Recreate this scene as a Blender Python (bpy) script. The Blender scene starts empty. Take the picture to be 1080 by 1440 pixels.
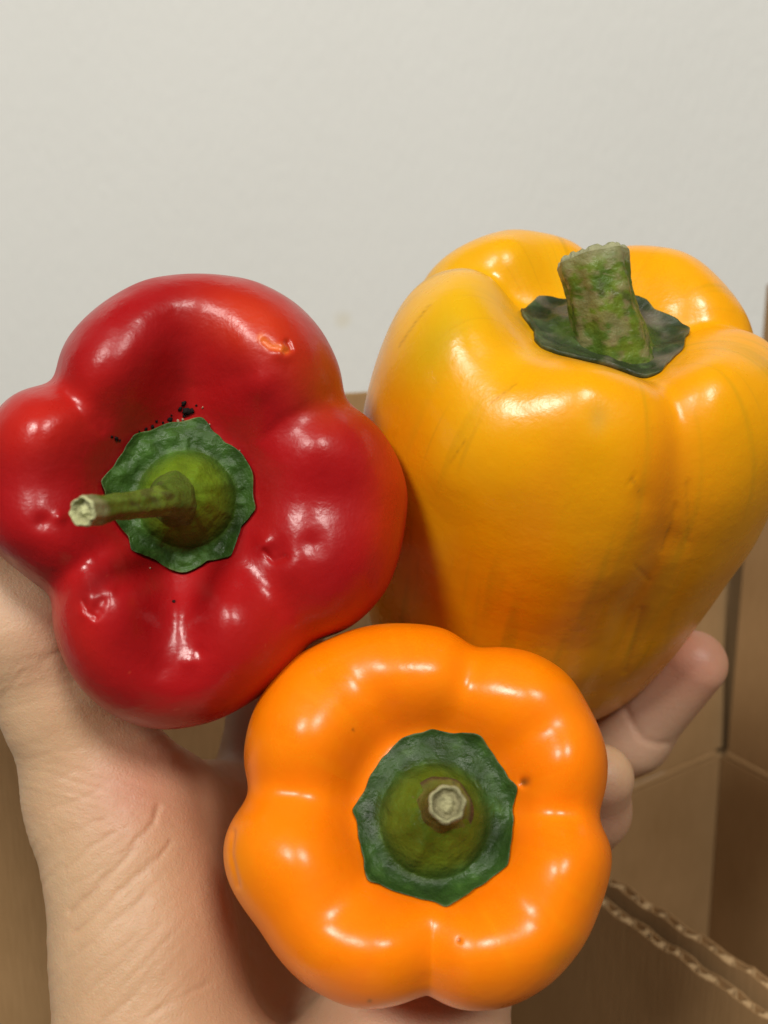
import bpy, math, random
import numpy as np
from mathutils import Matrix, Vector
from mathutils.bvhtree import BVHTree

random.seed(7)
rng = np.random.default_rng(7)
SC = bpy.context.scene
COL = SC.collection

# ------------------------------------------------------------------ camera
F = 1270.0                                   # focal length in photo pixels (1080 wide)
PITCH = math.radians(10)
CAM = np.array([0.0, 0.0, 1.30])
RIGHT = np.array([1.0, 0, 0])
FWD = np.array([0, math.cos(PITCH), -math.sin(PITCH)])
UP = np.array([0, math.sin(PITCH), math.cos(PITCH)])
cd = bpy.data.cameras.new('camera')
cam = bpy.data.objects.new('camera', cd)
COL.objects.link(cam)
cam.location = CAM
cam.rotation_euler = (math.pi / 2 - PITCH, 0, 0)
cd.sensor_fit = 'HORIZONTAL'
cd.sensor_width = 36
cd.lens = F / 1080 * 36
cd.clip_start = 0.01
cd.clip_end = 50
cd.dof.use_dof = True
cd.dof.focus_distance = 0.185
cd.dof.aperture_fstop = 20
SC.camera = cam

# ------------------------------------------------------------------ light
W = bpy.data.worlds.new('World')
SC.world = W
W.use_nodes = True
bg = W.node_tree.nodes['Background']
bg.inputs[0].default_value = (1.0, 0.96, 0.90, 1)
bg.inputs[1].default_value = 0.065


def ceiling_lamp(name, loc, power, size, aim):
    ld = bpy.data.lights.new(name, 'AREA')
    ld.shape = 'DISK'
    ld.size = size
    ld.energy = power
    ld.color = (1.0, 0.962, 0.895)
    o = bpy.data.objects.new(name, ld)
    COL.objects.link(o)
    o.location = loc
    o.rotation_euler = (Vector(aim) - Vector(loc)).to_track_quat('-Z', 'Y').to_euler()
    return o


ceiling_lamp('ceiling_lamp', (-1.05, -1.55, 2.95), 48, 0.60, (0, 0.25, 1.2))
ceiling_lamp('ceiling_lamp', (0.62, -1.52, 3.05), 42, 0.60, (0, 0.25, 1.2))

vs = SC.view_settings
vs.view_transform = 'Standard'
vs.look = 'None'
vs.exposure = 0.0
vs.gamma = 1.0
vs.use_curve_mapping = False
SC.render.engine = 'CYCLES'
SC.cycles.use_denoising = True
SC.cycles.max_bounces = 8


# ------------------------------------------------------------------ helpers
def P(px, py, d):
    """photo pixel + distance along the view axis -> world point"""
    return CAM + RIGHT * ((px - 540) / F * d) + UP * ((720 - py) / F * d) + FWD * d


def proj(w):
    v = w - CAM
    d = v @ FWD
    return 540 + (v @ RIGHT) / d * F, 720 - (v @ UP) / d * F, d


def sstep(a, b, x):
    t = np.clip((x - a) / (b - a), 0, 1)
    return t * t * (3 - 2 * t)


_tab = rng.random((32, 32, 32)).astype(np.float32)


def vnoise(p):
    i = np.floor(p).astype(int)
    f = p - i
    f = f * f * (3 - 2 * f)
    out = 0
    for dx in (0, 1):
        for dy in (0, 1):
            for dz in (0, 1):
                w = (f[:, 0] if dx else 1 - f[:, 0]) * (f[:, 1] if dy else 1 - f[:, 1]) * (f[:, 2] if dz else 1 - f[:, 2])
                out = out + w * _tab[(i[:, 0] + dx) % 32, (i[:, 1] + dy) % 32, (i[:, 2] + dz) % 32]
    return out * 2 - 1


def fbm(p, n=3):
    s, a = 0, 1.0
    for k in range(n):
        s = s + a * vnoise(p * 2 ** k + 11.3 * k)
        a *= .5
    return s / 1.75


def polydist(px, py, pts):
    best = np.full(px.shape, 1e9)
    for (ax, ay), (bx, by) in zip(pts[:-1], pts[1:]):
        dx, dy = bx - ax, by - ay
        h = np.clip(((px - ax) * dx + (py - ay) * dy) / (dx * dx + dy * dy), 0, 1)
        best = np.minimum(best, np.hypot(px - ax - h * dx, py - ay - h * dy))
    return best


def make_mesh(name, verts, faces, mat, parent=None, smooth=True, col=None):
    me = bpy.data.meshes.new(name)
    verts = np.asarray(verts, dtype=np.float32)
    me.vertices.add(len(verts))
    me.vertices.foreach_set('co', verts.ravel())
    if isinstance(faces, np.ndarray):
        n, k = faces.shape
        me.loops.add(n * k)
        me.loops.foreach_set('vertex_index', faces.ravel().astype(np.int32))
        me.polygons.add(n)
        me.polygons.foreach_set('loop_start', np.arange(0, n * k, k, dtype=np.int32))
    else:
        tot = sum(len(f) for f in faces)
        me.loops.add(tot)
        me.loops.foreach_set('vertex_index', np.array([i for f in faces for i in f], dtype=np.int32))
        me.polygons.add(len(faces))
        st, s = [], 0
        for f in faces:
            st.append(s)
            s += len(f)
        me.polygons.foreach_set('loop_start', np.array(st, dtype=np.int32))
    me.update(calc_edges=True)
    me.validate()
    me.polygons.foreach_set('use_smooth', np.full(len(me.polygons), smooth, dtype=bool))
    if col is not None:
        a = me.color_attributes.new('Col', 'FLOAT_COLOR', 'POINT')
        c4 = np.ones((len(verts), 4), dtype=np.float32)
        c4[:, :3] = np.clip(col, 0, 1)
        a.data.foreach_set('color', c4.ravel())
    me.materials.append(mat)
    o = bpy.data.objects.new(name, me)
    COL.objects.link(o)
    if parent is not None:
        o.parent = parent
    return o


def empty(name, label, cat, M):
    o = bpy.data.objects.new(name, None)
    COL.objects.link(o)
    o.matrix_world = M
    o.empty_display_size = .01
    o['label'] = label
    o['category'] = cat
    return o


def grid_faces(nu, nv, wrap=True):
    """u wraps (nu columns), v rows nv; index = v*nu+u"""
    u = np.arange(nu if wrap else nu - 1)
    v = np.arange(nv - 1)
    U, V = np.meshgrid(u, v)
    U2 = (U + 1) % nu
    return np.stack([V * nu + U, V * nu + U2, (V + 1) * nu + U2, (V + 1) * nu + U], -1).reshape(-1, 4)


def new_mat(name):
    m = bpy.data.materials.new(name)
    m.use_nodes = True
    nt = m.node_tree
    b = nt.nodes['Principled BSDF']
    return m, nt, b


def N(nt, t, **kw):
    n = nt.nodes.new(t)
    for k, v in kw.items():
        if isinstance(v, (int, float, str, bool)) and hasattr(n, k):
            setattr(n, k, v)
        else:
            n.inputs[k.replace('_', ' ')].default_value = v
    return n


def noise_bump(nt, b, layers, coord='Object', stretch=(1, 1, 1)):
    """layers: list of (scale, detail, distance)"""
    tc = N(nt, 'ShaderNodeTexCoord')
    mp = N(nt, 'ShaderNodeMapping')
    mp.inputs['Scale'].default_value = stretch
    nt.links.new(tc.outputs[coord], mp.inputs[0])
    prev = None
    for sc, det, dist in layers:
        nz = N(nt, 'ShaderNodeTexNoise', Scale=sc, Detail=det)
        nt.links.new(mp.outputs[0], nz.inputs['Vector'])
        bp = N(nt, 'ShaderNodeBump')
        bp.inputs['Strength'].default_value = 1.0
        bp.inputs['Distance'].default_value = dist
        nt.links.new(nz.outputs['Fac'], bp.inputs['Height'])
        if prev:
            nt.links.new(prev.outputs[0], bp.inputs['Normal'])
        prev = bp
    nt.links.new(prev.outputs[0], b.inputs['Normal'])
    return mp


def skin_mat(name, rough=(.2, .32), sss=.1, sss_r=(1, .3, .05), sss_s=.004, spec=.5, bumps=((900, 2, .00004),), rscale=90, coat=0.0):
    m, nt, b = new_mat(name)
    a = N(nt, 'ShaderNodeAttribute')
    a.attribute_name = 'Col'
    nt.links.new(a.outputs['Color'], b.inputs['Base Color'])
    mp = noise_bump(nt, b, bumps)
    nz = N(nt, 'ShaderNodeTexNoise', Scale=rscale, Detail=4)
    nt.links.new(mp.outputs[0], nz.inputs['Vector'])
    mr = N(nt, 'ShaderNodeMapRange')
    mr.inputs[1].default_value = .35
    mr.inputs[2].default_value = .65
    mr.inputs[3].default_value = rough[0]
    mr.inputs[4].default_value = rough[1]
    nt.links.new(nz.outputs['Fac'], mr.inputs[0])
    nt.links.new(mr.outputs[0], b.inputs['Roughness'])
    b.inputs['Subsurface Weight'].default_value = sss
    b.inputs['Subsurface Radius'].default_value = sss_r
    b.inputs['Subsurface Scale'].default_value = sss_s
    b.inputs['Specular IOR Level'].default_value = spec
    b.inputs['Coat Weight'].default_value = coat
    b.inputs['Coat Roughness'].default_value = .12
    return m


M_red = skin_mat('red_pepper_skin', (.25, .40), .12, (1, .1, .05), .004, spec=.40, bumps=((260, 3, .00022), (1400, 2, .00003)))
M_orange = skin_mat('orange_pepper_skin', (.24, .36), .15, (1, .35, .03), .004, spec=.40, bumps=((160, 2, .00012), (480, 2, .00005), (1500, 2, .000012)))
M_yellow = skin_mat('yellow_pepper_skin', (.22, .34), .12, (1, .5, .03), .004, spec=.40, bumps=((190, 3, .00017), (1300, 3, .00003)))
M_green = skin_mat('calyx_green', (.36, .58), .08, (.3, 1, .1), .002, spec=.28, bumps=((500, 4, .0005), (1800, 3, .0001)), rscale=400)
M_wood = skin_mat('dry_stem_cut', (.75, .9), .0, spec=.2, bumps=((1200, 4, .0006),))
M_skin = skin_mat('hand_skin', (.42, .58), .32, (1, .30, .14), .005, spec=.45, bumps=((900, 3, .00010), (2200, 3, .00010)), rscale=300)
M_nail = skin_mat('fingernail', (.4, .5), .2, (1, .4, .25), .002, spec=.5, bumps=((600, 2, .00003),))
M_soil = skin_mat('dry_soil', (.9, 1.0), 0, spec=.1, bumps=((1500, 3, .0004),))


# ------------------------------------------------------------------ the setting: the white painted wall
def build_wall():
    m, nt, b = new_mat('white_wall_paint')
    tc = N(nt, 'ShaderNodeTexCoord')
    nz = N(nt, 'ShaderNodeTexNoise', Scale=3.0, Detail=3)
    nt.links.new(tc.outputs['Object'], nz.inputs['Vector'])
    cr = N(nt, 'ShaderNodeValToRGB')
    cr.color_ramp.elements[0].position = .3
    cr.color_ramp.elements[0].color = (.745, .748, .712, 1)
    cr.color_ramp.elements[1].position = .7
    cr.color_ramp.elements[1].color = (.772, .775, .738, 1)
    nt.links.new(nz.outputs['Fac'], cr.inputs[0])
    # the faint yellowish stain
    sub = N(nt, 'ShaderNodeVectorMath', operation='DISTANCE')
    st = P(484, 452, .94)
    nz3 = N(nt, 'ShaderNodeTexNoise', Scale=60, Detail=2)
    nt.links.new(tc.outputs['Object'], nz3.inputs['Vector'])
    mixv = N(nt, 'ShaderNodeVectorMath', operation='SCALE')
    mixv.inputs['Scale'].default_value = .010
    nt.links.new(nz3.outputs['Color'], mixv.inputs[0])
    add = N(nt, 'ShaderNodeVectorMath', operation='ADD')
    nt.links.new(tc.outputs['Object'], add.inputs[0])
    nt.links.new(mixv.outputs[0], add.inputs[1])
    nt.links.new(add.outputs[0], sub.inputs[0])
    sub.inputs[1].default_value = (st[0] + .005, .005, st[2] + .005)
    mr = N(nt, 'ShaderNodeMapRange')
    mr.inputs[1].default_value = .004
    mr.inputs[2].default_value = .011
    mr.inputs[3].default_value = .35
    mr.inputs[4].default_value = 0
    nt.links.new(sub.outputs['Value'], mr.inputs[0])
    mx = N(nt, 'ShaderNodeMix', data_type='RGBA')
    nt.links.new(mr.outputs[0], mx.inputs[0])
    nt.links.new(cr.outputs[0], mx.inputs[6])
    mx.inputs[7].default_value = (.66, .58, .38, 1)
    nt.links.new(mx.outputs[2], b.inputs['Base Color'])
    b.inputs['Roughness'].default_value = .6
    b.inputs['Specular IOR Level'].default_value = .12
    # roller texture: vertical fibres + a few blisters
    mp = N(nt, 'ShaderNodeMapping')
    mp.inputs['Scale'].default_value = (1, 1, .22)
    nt.links.new(tc.outputs['Object'], mp.inputs[0])
    n1 = N(nt, 'ShaderNodeTexNoise', Scale=260, Detail=4)
    nt.links.new(mp.outputs[0], n1.inputs['Vector'])
    b1 = N(nt, 'ShaderNodeBump')
    b1.inputs['Distance'].default_value = .0011
    nt.links.new(n1.outputs['Fac'], b1.inputs['Height'])
    n2 = N(nt, 'ShaderNodeTexVoronoi', Scale=42)
    nt.links.new(tc.outputs['Object'], n2.inputs['Vector'])
    r2 = N(nt, 'ShaderNodeMapRange')
    r2.inputs[1].default_value = .05
    r2.inputs[2].default_value = .30
    r2.inputs[3].default_value = 1
    r2.inputs[4].default_value = 0
    nt.links.new(n2.outputs['Distance'], r2.inputs[0])
    b2 = N(nt, 'ShaderNodeBump')
    b2.inputs['Distance'].default_value = .0006
    b2.inputs['Strength'].default_value = .22
    nt.links.new(r2.outputs[0], b2.inputs['Height'])
    nt.links.new(b1.outputs[0], b2.inputs['Normal'])
    nt.links.new(b2.outputs[0], b.inputs['Normal'])
    y = float(P(540, 720, .94)[1])
    v = []
    for yy in (0, .05):
        v += [(-1.6, yy, .2), (1.6, yy, .2), (1.6, yy, 2.4), (-1.6, yy, 2.4)]
    f = [(0, 1, 2, 3), (7, 6, 5, 4), (0, 4, 5, 1), (1, 5, 6, 2), (2, 6, 7, 3), (3, 7, 4, 0)]
    o = make_mesh('wall', v, f, m, smooth=False)
    o.location = (0, y, 0)
    o['kind'] = 'structure'
    o['label'] = 'off-white painted wall with fine roller texture behind the peppers'


build_wall()


# ------------------------------------------------------------------ cardboard box
def cardboard_mat(name, c0, c1, ax):
    m, nt, b = new_mat(name)
    tc = N(nt, 'ShaderNodeTexCoord')
    n1 = N(nt, 'ShaderNodeTexNoise', Scale=14, Detail=5)
    nt.links.new(tc.outputs['Object'], n1.inputs['Vector'])
    mp = N(nt, 'ShaderNodeMapping')
    mp.inputs['Scale'].default_value = (1, 1, .08)
    nt.links.new(tc.outputs['Object'], mp.inputs[0])
    n2 = N(nt, 'ShaderNodeTexNoise', Scale=900, Detail=2)
    nt.links.new(mp.outputs[0], n2.inputs['Vector'])
    ad = N(nt, 'ShaderNodeMath', operation='MULTIPLY_ADD')
    nt.links.new(n2.outputs['Fac'], ad.inputs[0])
    ad.inputs[1].default_value = .45
    nt.links.new(n1.outputs['Fac'], ad.inputs[2])
    cr = N(nt, 'ShaderNodeValToRGB')
    cr.color_ramp.elements[0].position = .45
    cr.color_ramp.elements[0].color = (*c0, 1)
    cr.color_ramp.elements[1].position = .95
    cr.color_ramp.elements[1].color = (*c1, 1)
    nt.links.new(ad.outputs[0], cr.inputs[0])
    nt.links.new(cr.outputs[0], b.inputs['Base Color'])
    b.inputs['Roughness'].default_value = .8
    b.inputs['Specular IOR Level'].default_value = .25
    bp = N(nt, 'ShaderNodeBump')
    bp.inputs['Distance'].default_value = .0003
    nt.links.new(ad.outputs[0], bp.inputs['Height'])
    nt.links.new(bp.outputs[0], b.inputs['Normal'])
    return m


M_card = cardboard_mat('kraft_cardboard', (.29, .173, .073), (.385, .238, .110), 0)
M_flute = cardboard_mat('kraft_fluting', (.36, .235, .11), (.47, .32, .17), 0)


def slab(name, poly, normal, th, mat, parent, bevel=.0006):
    """flat polygon (world pts, in order) given a thickness along normal"""
    poly = np.array(poly)
    n = np.array(normal) / np.linalg.norm(normal)
    k = len(poly)
    v = np.vstack([poly, poly + n * th])
    f = [tuple(range(k - 1, -1, -1)), tuple(range(k, 2 * k))]
    f += [(i, (i + 1) % k, (i + 1) % k + k, i + k) for i in range(k)]
    o = make_mesh(name, v, f, mat, parent, smooth=False)
    md = o.modifiers.new('bevel', 'BEVEL')
    md.width = bevel
    md.segments = 2
    return o


def hdir(deg):
    return np.array([math.cos(math.radians(deg)), math.sin(math.radians(deg)), 0.0])


def build_box():
    C = P(1013, 1062, .55)
    dl, dr = hdir(-144), hdir(-66)
    Z = np.array([0, 0, 1.0])
    nl = np.cross(dl, Z)
    nl = nl if nl[1] > 0 else -nl      # points away from the camera
    nr = np.cross(dr, Z)
    nr = nr if nr[0] > 0 else -nr
    root = empty('cardboard_box', 'open brown corrugated cardboard box standing behind the hand, flaps up', 'box', Matrix.Identity(4))
    th = .004
    bot = .42
    zc = C[2]
    down = -Z * bot
    ex = dl * .50
    # long far panel (left of the inner corner)
    slab('panel', [C - dl * .012 + down, C + ex + down, C + ex, C - dl * .012], nl, th, M_card, root)
    # right inner panel
    slab('panel', [C + down + dr * .0003, C + dr * .0003, C + dr * .40, C + dr * .40 + down], nr, th, M_card, root)
    # flaps, hinged slightly above the panels, tilted outward a little
    def flap(d, n, a0, a1, h0, h1, lean, cut=None):
        base0, base1 = C + d * a0 + Z * .0035 + n * .0012, C + d * a1 + Z * .0035 + n * .0012
        up = Z * math.cos(lean) + n * math.sin(lean)
        nn = np.cross(d, up)
        if nn @ n < 0:
            nn = -nn
        return slab('flap', [base0, base1, base1 + up * h1, base0 + up * h0], nn, th, M_card, root)
    # far long flap, its upper left corner cut away
    up = Z * math.cos(.05) + nl * math.sin(.05)
    b0 = C + Z * .0035 + nl * .0012
    slab('flap', [b0 - dl * .004, b0 + dl * .475, b0 + dl * .475 + up * .07, b0 + dl * .41 + up * .118, b0 + dl * .272 + up * .2215, b0 - dl * .004 + up * .229], nl, th, M_card, root)
    flap(dr, nr, .004, .40, .275, .42, math.radians(1))
    q0 = C + nl * .010 + nr * .012 + dl * .05  # added backing sheet behind the gap between the flaps, keeps the slot dark
    slab('flap', [q0 - Z * .05, q0 - dl * .11 - Z * .05, q0 - dl * .11 + Z * .21, q0 + Z * .21], nl, th, M_card, root)
    # score lines: pressed ridges at the folds
    for d, n, L in ((dl, nl, .30), (dr, nr, .40)):
        v, f = [], []
        for s in range(41):
            q = C + d * (.004 + L * s / 40)
            for a in range(9):
                t = math.pi * 2 * a / 8
                v.append(q + Z * (.0018 + .0020 * math.sin(t)) - n * (.0010 * math.cos(t) - .0010))
        for s in range(40):
            for a in range(8):
                i = s * 9 + a
                f.append((i, i + 1, i + 10, i + 9))
        make_mesh('fold', v, f, M_card, root)
    # near inner divider: two sheets with open corrugated top edges
    A, B = P(868, 1238, .362), P(1082, 1383, .305)
    d = (B - A)
    d[2] = 0
    Ld = np.linalg.norm(d)
    d /= Ld
    n = np.array([d[1], -d[0], 0])
    n = n if n[1] < 0 else -n          # towards the camera
    start = A - d * .075
    L = .33
    for k, (off, dz) in enumerate(((0.0, 0.0), (.0092, -.0035))):
        o0 = start + n * off + Z * (dz)
        sheet = empty_part('sheet', root)
        for s_, t_ in ((0, .0006), (.0040, .0006)):
            q = o0 + n * s_
            nseg = 120
            top = np.array([q + d * (L * i / nseg) + Z * (.0006 * math.sin(i * .9 + k) + .0004 * random.uniform(-1, 1)) for i in range(nseg + 1)])
            v = np.vstack([top, top + n * t_, top + n * t_ - Z * .40, top - Z * .40])
            m1 = nseg + 1
            f = []
            for i in range(nseg):
                for r in range(4):
                    a, b_ = r * m1, ((r + 1) % 4) * m1
                    f.append((a + i, a + i + 1, b_ + i + 1, b_ + i))
            make_mesh('liner', v, f, M_card, sheet, smooth=False)
        # fluting
        nw = int(L / .0072)
        npt = nw * 12
        i = np.arange(npt + 1)
        ph = 2 * np.pi * i / 12 + .35 * np.sin(i * .13 + k)
        base = o0 + np.outer(L * i / npt, d) + np.outer(.0023 + .00165 * np.sin(ph), n)
        tang = np.gradient(base, axis=0)
        tang /= np.linalg.norm(tang, axis=1)[:, None]
        nn = np.cross(tang, Z) * .00022
        zt = np.outer(-.0004 + .0005 * np.sin(i * .31) + .0003 * rng.standard_normal(npt + 1), Z)
        v = np.vstack([base - nn + zt, base + nn + zt, base + nn - Z * .05, base - nn - Z * .05])
        m1 = npt + 1
        f = [(r * m1 + j, r * m1 + j + 1, ((r + 1) % 4) * m1 + j + 1, ((r + 1) % 4) * m1 + j) for r in range(4) for j in range(npt)]
        make_mesh('fluting', v, f, M_flute, sheet)
    # floor of the box
    c0 = C - Z * (bot - .004)
    slab('box_bottom', [c0 - dl * .0, c0 + dl * .5, c0 + dl * .5 + dr * .4, c0 + dr * .4], -Z, th, M_card, root)


def empty_part(name, parent):
    o = bpy.data.objects.new(name, None)
    COL.objects.link(o)
    o.parent = parent
    return o


build_box()


# ------------------------------------------------------------------ peppers
def catmull(pts, n=60):
    pts = np.array(pts, float)
    p = np.vstack([2 * pts[0] - pts[1], pts, 2 * pts[-1] - pts[-2]])
    out = []
    for i in range(1, len(p) - 2):
        t = np.linspace(0, 1, n, endpoint=False)[:, None]
        a, b, c, d = p[i - 1], p[i], p[i + 1], p[i + 2]
        out.append(.5 * (2 * b + (c - a) * t + (2 * a - 5 * b + 4 * c - d) * t * t + (3 * b - a - 3 * c + d) * t ** 3))
    out.append(pts[-1:])
    return np.vstack(out)


def resample(c, n, wfun=None):
    s = np.concatenate([[0], np.cumsum(np.linalg.norm(np.diff(c, axis=0), axis=1))])
    t = np.linspace(0, s[-1], n)
    return np.stack([np.interp(t, s, c[:, k]) for k in range(c.shape[1])], 1)


def periodic(keys, th, smooth_deg=3.0):
    a = np.array([k[0] for k in keys]) % 360
    r = np.array([k[1] for k in keys], float)
    o = np.argsort(a)
    a, r = a[o], r[o]
    g = np.arange(0, 360, .5)
    v = np.interp(g, np.concatenate([[a[-1] - 360], a, [a[0] + 360]]), np.concatenate([[r[-1]], r, [r[0]]]))
    k = np.fft.rfftfreq(len(g), .5)
    v = np.fft.irfft(np.fft.rfft(v) * np.exp(-2 * (np.pi * k * smooth_deg) ** 2), len(g))
    return np.interp(np.degrees(th) % 360, np.append(g, 360), np.append(v, v[0]))


class Pepper:
    def __init__(s, pole, depth, zaxis_cam, xhint=(1, 0, 0)):
        """pole: photo pixel of the stem axis, depth of the crest plane;
        zaxis_cam: axis direction in (right, up, towards camera)"""
        o = P(pole[0], pole[1], depth)
        z = zaxis_cam[0] * RIGHT + zaxis_cam[1] * UP - zaxis_cam[2] * FWD
        z /= np.linalg.norm(z)
        x = xhint[0] * RIGHT + xhint[1] * UP - xhint[2] * FWD
        x = x - z * (x @ z)
        x /= np.linalg.norm(x)
        y = np.cross(z, x)
        s.R = np.stack([x, y, z], 1)
        s.o = o
        M = Matrix.Identity(4)
        for i in range(3):
            for j in range(3):
                M[i][j] = s.R[i, j]
            M[i][3] = o[i]
        s.M = M

    def world(s, v):
        return v @ s.R.T + s.o

    def local(s, w):
        return (np.asarray(w) - s.o) @ s.R

    def body(s, profile, rkeys, unit, grooves, bumps, creases, nu=640, nv=300, low_smooth=12, lobe_lo=.6, noise=(.0006, 45), smooth_deg=3.0):
        th = np.linspace(0, 2 * np.pi, nu, endpoint=False)
        prof = resample(catmull(profile), nv)
        kw = np.exp(-.5 * (np.arange(-15, 16) / 6.0) ** 2)
        kw /= kw.sum()
        pad = np.vstack([prof[1:16][::-1] * [-1, 1], prof, prof[-16:-1][::-1] * [-1, 1]])
        prof = np.stack([np.convolve(pad[:, k], kw, 'valid') for k in (0, 1)], 1)
        prof[0, 0] = prof[-1, 0] = 1e-4
        prof[:, 0] = np.maximum(prof[:, 0], 1e-4)
        Rt = periodic(rkeys, th, smooth_deg) * unit
        Rs = periodic(rkeys, th, low_smooth) * unit
        Rm = Rt.mean()
        s.Rm = Rm
        rho, zz = prof[:, 0][:, None], prof[:, 1][:, None]
        v01 = np.linspace(0, 1, nv)[:, None]
        top = int(np.argmax(prof[:, 0]))
        below = np.clip((np.arange(nv) - top) / (nv - top), 0, 1)[:, None]
        onside = (np.arange(nv) >= top)[:, None]
        inn = np.where(onside, 1, sstep(.15, .80, rho))
        Rl = Rt[None] * (1 - below) + (Rs * lobe_lo + Rm * (1 - lobe_lo))[None] * below
        Ru = Rm * (1 - inn) + Rl * inn
        X = rho * Ru * np.cos(th)[None]
        Y = rho * Ru * np.sin(th)[None]
        Zc = zz * Rm + 0 * X
        pos = np.stack([X, Y, Zc], -1)

        def normals(p):
            du = np.roll(p, -1, 1) - np.roll(p, 1, 1)
            dv = np.gradient(p, axis=0)
            n = np.cross(dv, du)
            n /= np.linalg.norm(n, axis=-1, keepdims=True) + 1e-12
            if n[top, :, :].reshape(-1, 3)[0] @ p[top, 0] < 0:
                n = -n
            return n
        n = normals(pos)
        n[0] = (0, 0, 1)
        n[-1] = (0, 0, -1)
        disp = np.zeros_like(X)
        wside = np.where(onside, 1, sstep(.72, 1.0, rho))[..., None]      # on top push along the axis, on the flanks along the normal
        dirn = n * wside + np.array([0, 0, 1.0]) * (1 - wside)
        dirn /= np.linalg.norm(dirn, axis=-1, keepdims=True)
        for g in grooves:
            ang, depth, width, r0, r1, side = g[:6]
            wander = g[6] if len(g) > 6 else 0
            a = math.radians(ang) + wander * (rho - .6)
            da = (th[None] - a + np.pi) % (2 * np.pi) - np.pi
            arc = da * np.maximum(rho, .05) * Rm
            G = np.exp(arc * 0 - np.sqrt(arc ** 2 + .00015 ** 2) / -width) if width < 0 else 1 / (1 + (arc / width) ** 2) ** 1.4
            w = sstep(r0, r0 + .30, rho) * (1 - (1 - side) * sstep(r1 - .1, 1.0, rho))
            w = np.where(onside, side * (1 - .9 * sstep(0, .9, below)), w)
            disp -= depth * G * w
        pos = pos + dirn * disp[..., None]
        n = normals(pos)
        n[0] = (0, 0, 1)
        flat = pos.reshape(-1, 3)
        nf = n.reshape(-1, 3)
        w = s.world(flat)
        px, py, d = proj(w)
        wn = nf @ s.R.T
        front = ((CAM - w) * wn).sum(1) > 0
        dd = np.zeros(len(flat))
        for (bx, by, sig, amp) in bumps:
            dd += amp * np.exp(-((px - bx) ** 2 + (py - by) ** 2) / (2 * sig * sig)) * front
        for (pts, sig, amp) in creases:
            dd -= amp * np.exp(-(polydist(px, py, pts) / sig) ** 2) * front
        dd += noise[0] * fbm(flat * noise[1] + 3.1, 2)
        flat = flat + dirn.reshape(-1, 3) * dd[:, None]
        s.verts = flat
        s.nu, s.nv = nu, nv
        s.px, s.py, s.front = px, py, front
        s.th = np.tile(th, nv)
        s.rho = np.repeat(prof[:, 0], nu)
        s.v01 = np.repeat(v01[:, 0], nu)
        s.below = np.repeat(below[:, 0], nu)
        s.faces = grid_faces(nu, nv)[:, ::-1]
        # orientation check: outward normals
        f0 = s.faces[(nv // 2) * nu]
        a, b, c = flat[f0[0]], flat[f0[1]], flat[f0[2]]
        mid = flat[f0].mean(0)
        if np.cross(b - a, c - a) @ np.array([mid[0], mid[1], 0]) < 0:
            s.faces = s.faces[:, ::-1]
        g4 = flat.reshape(nv, nu, 3)[::3, ::4]
        s.cv = g4.reshape(-1, 3)
        cf = grid_faces(g4.shape[1], g4.shape[0])
        ct = (top + 10) // 3
        s.cf_all = cf
        sel = cf[cf.max(1) < g4.shape[1] * ct]
        s.bvh = BVHTree.FromPolygons(s.cv.tolist(), sel.tolist())

    def surf_z(s, x, y):
        hit = s.bvh.ray_cast(Vector((x, y, .2)), Vector((0, 0, -1)))
        return hit[0].z if hit[0] is not None else -.02


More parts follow.
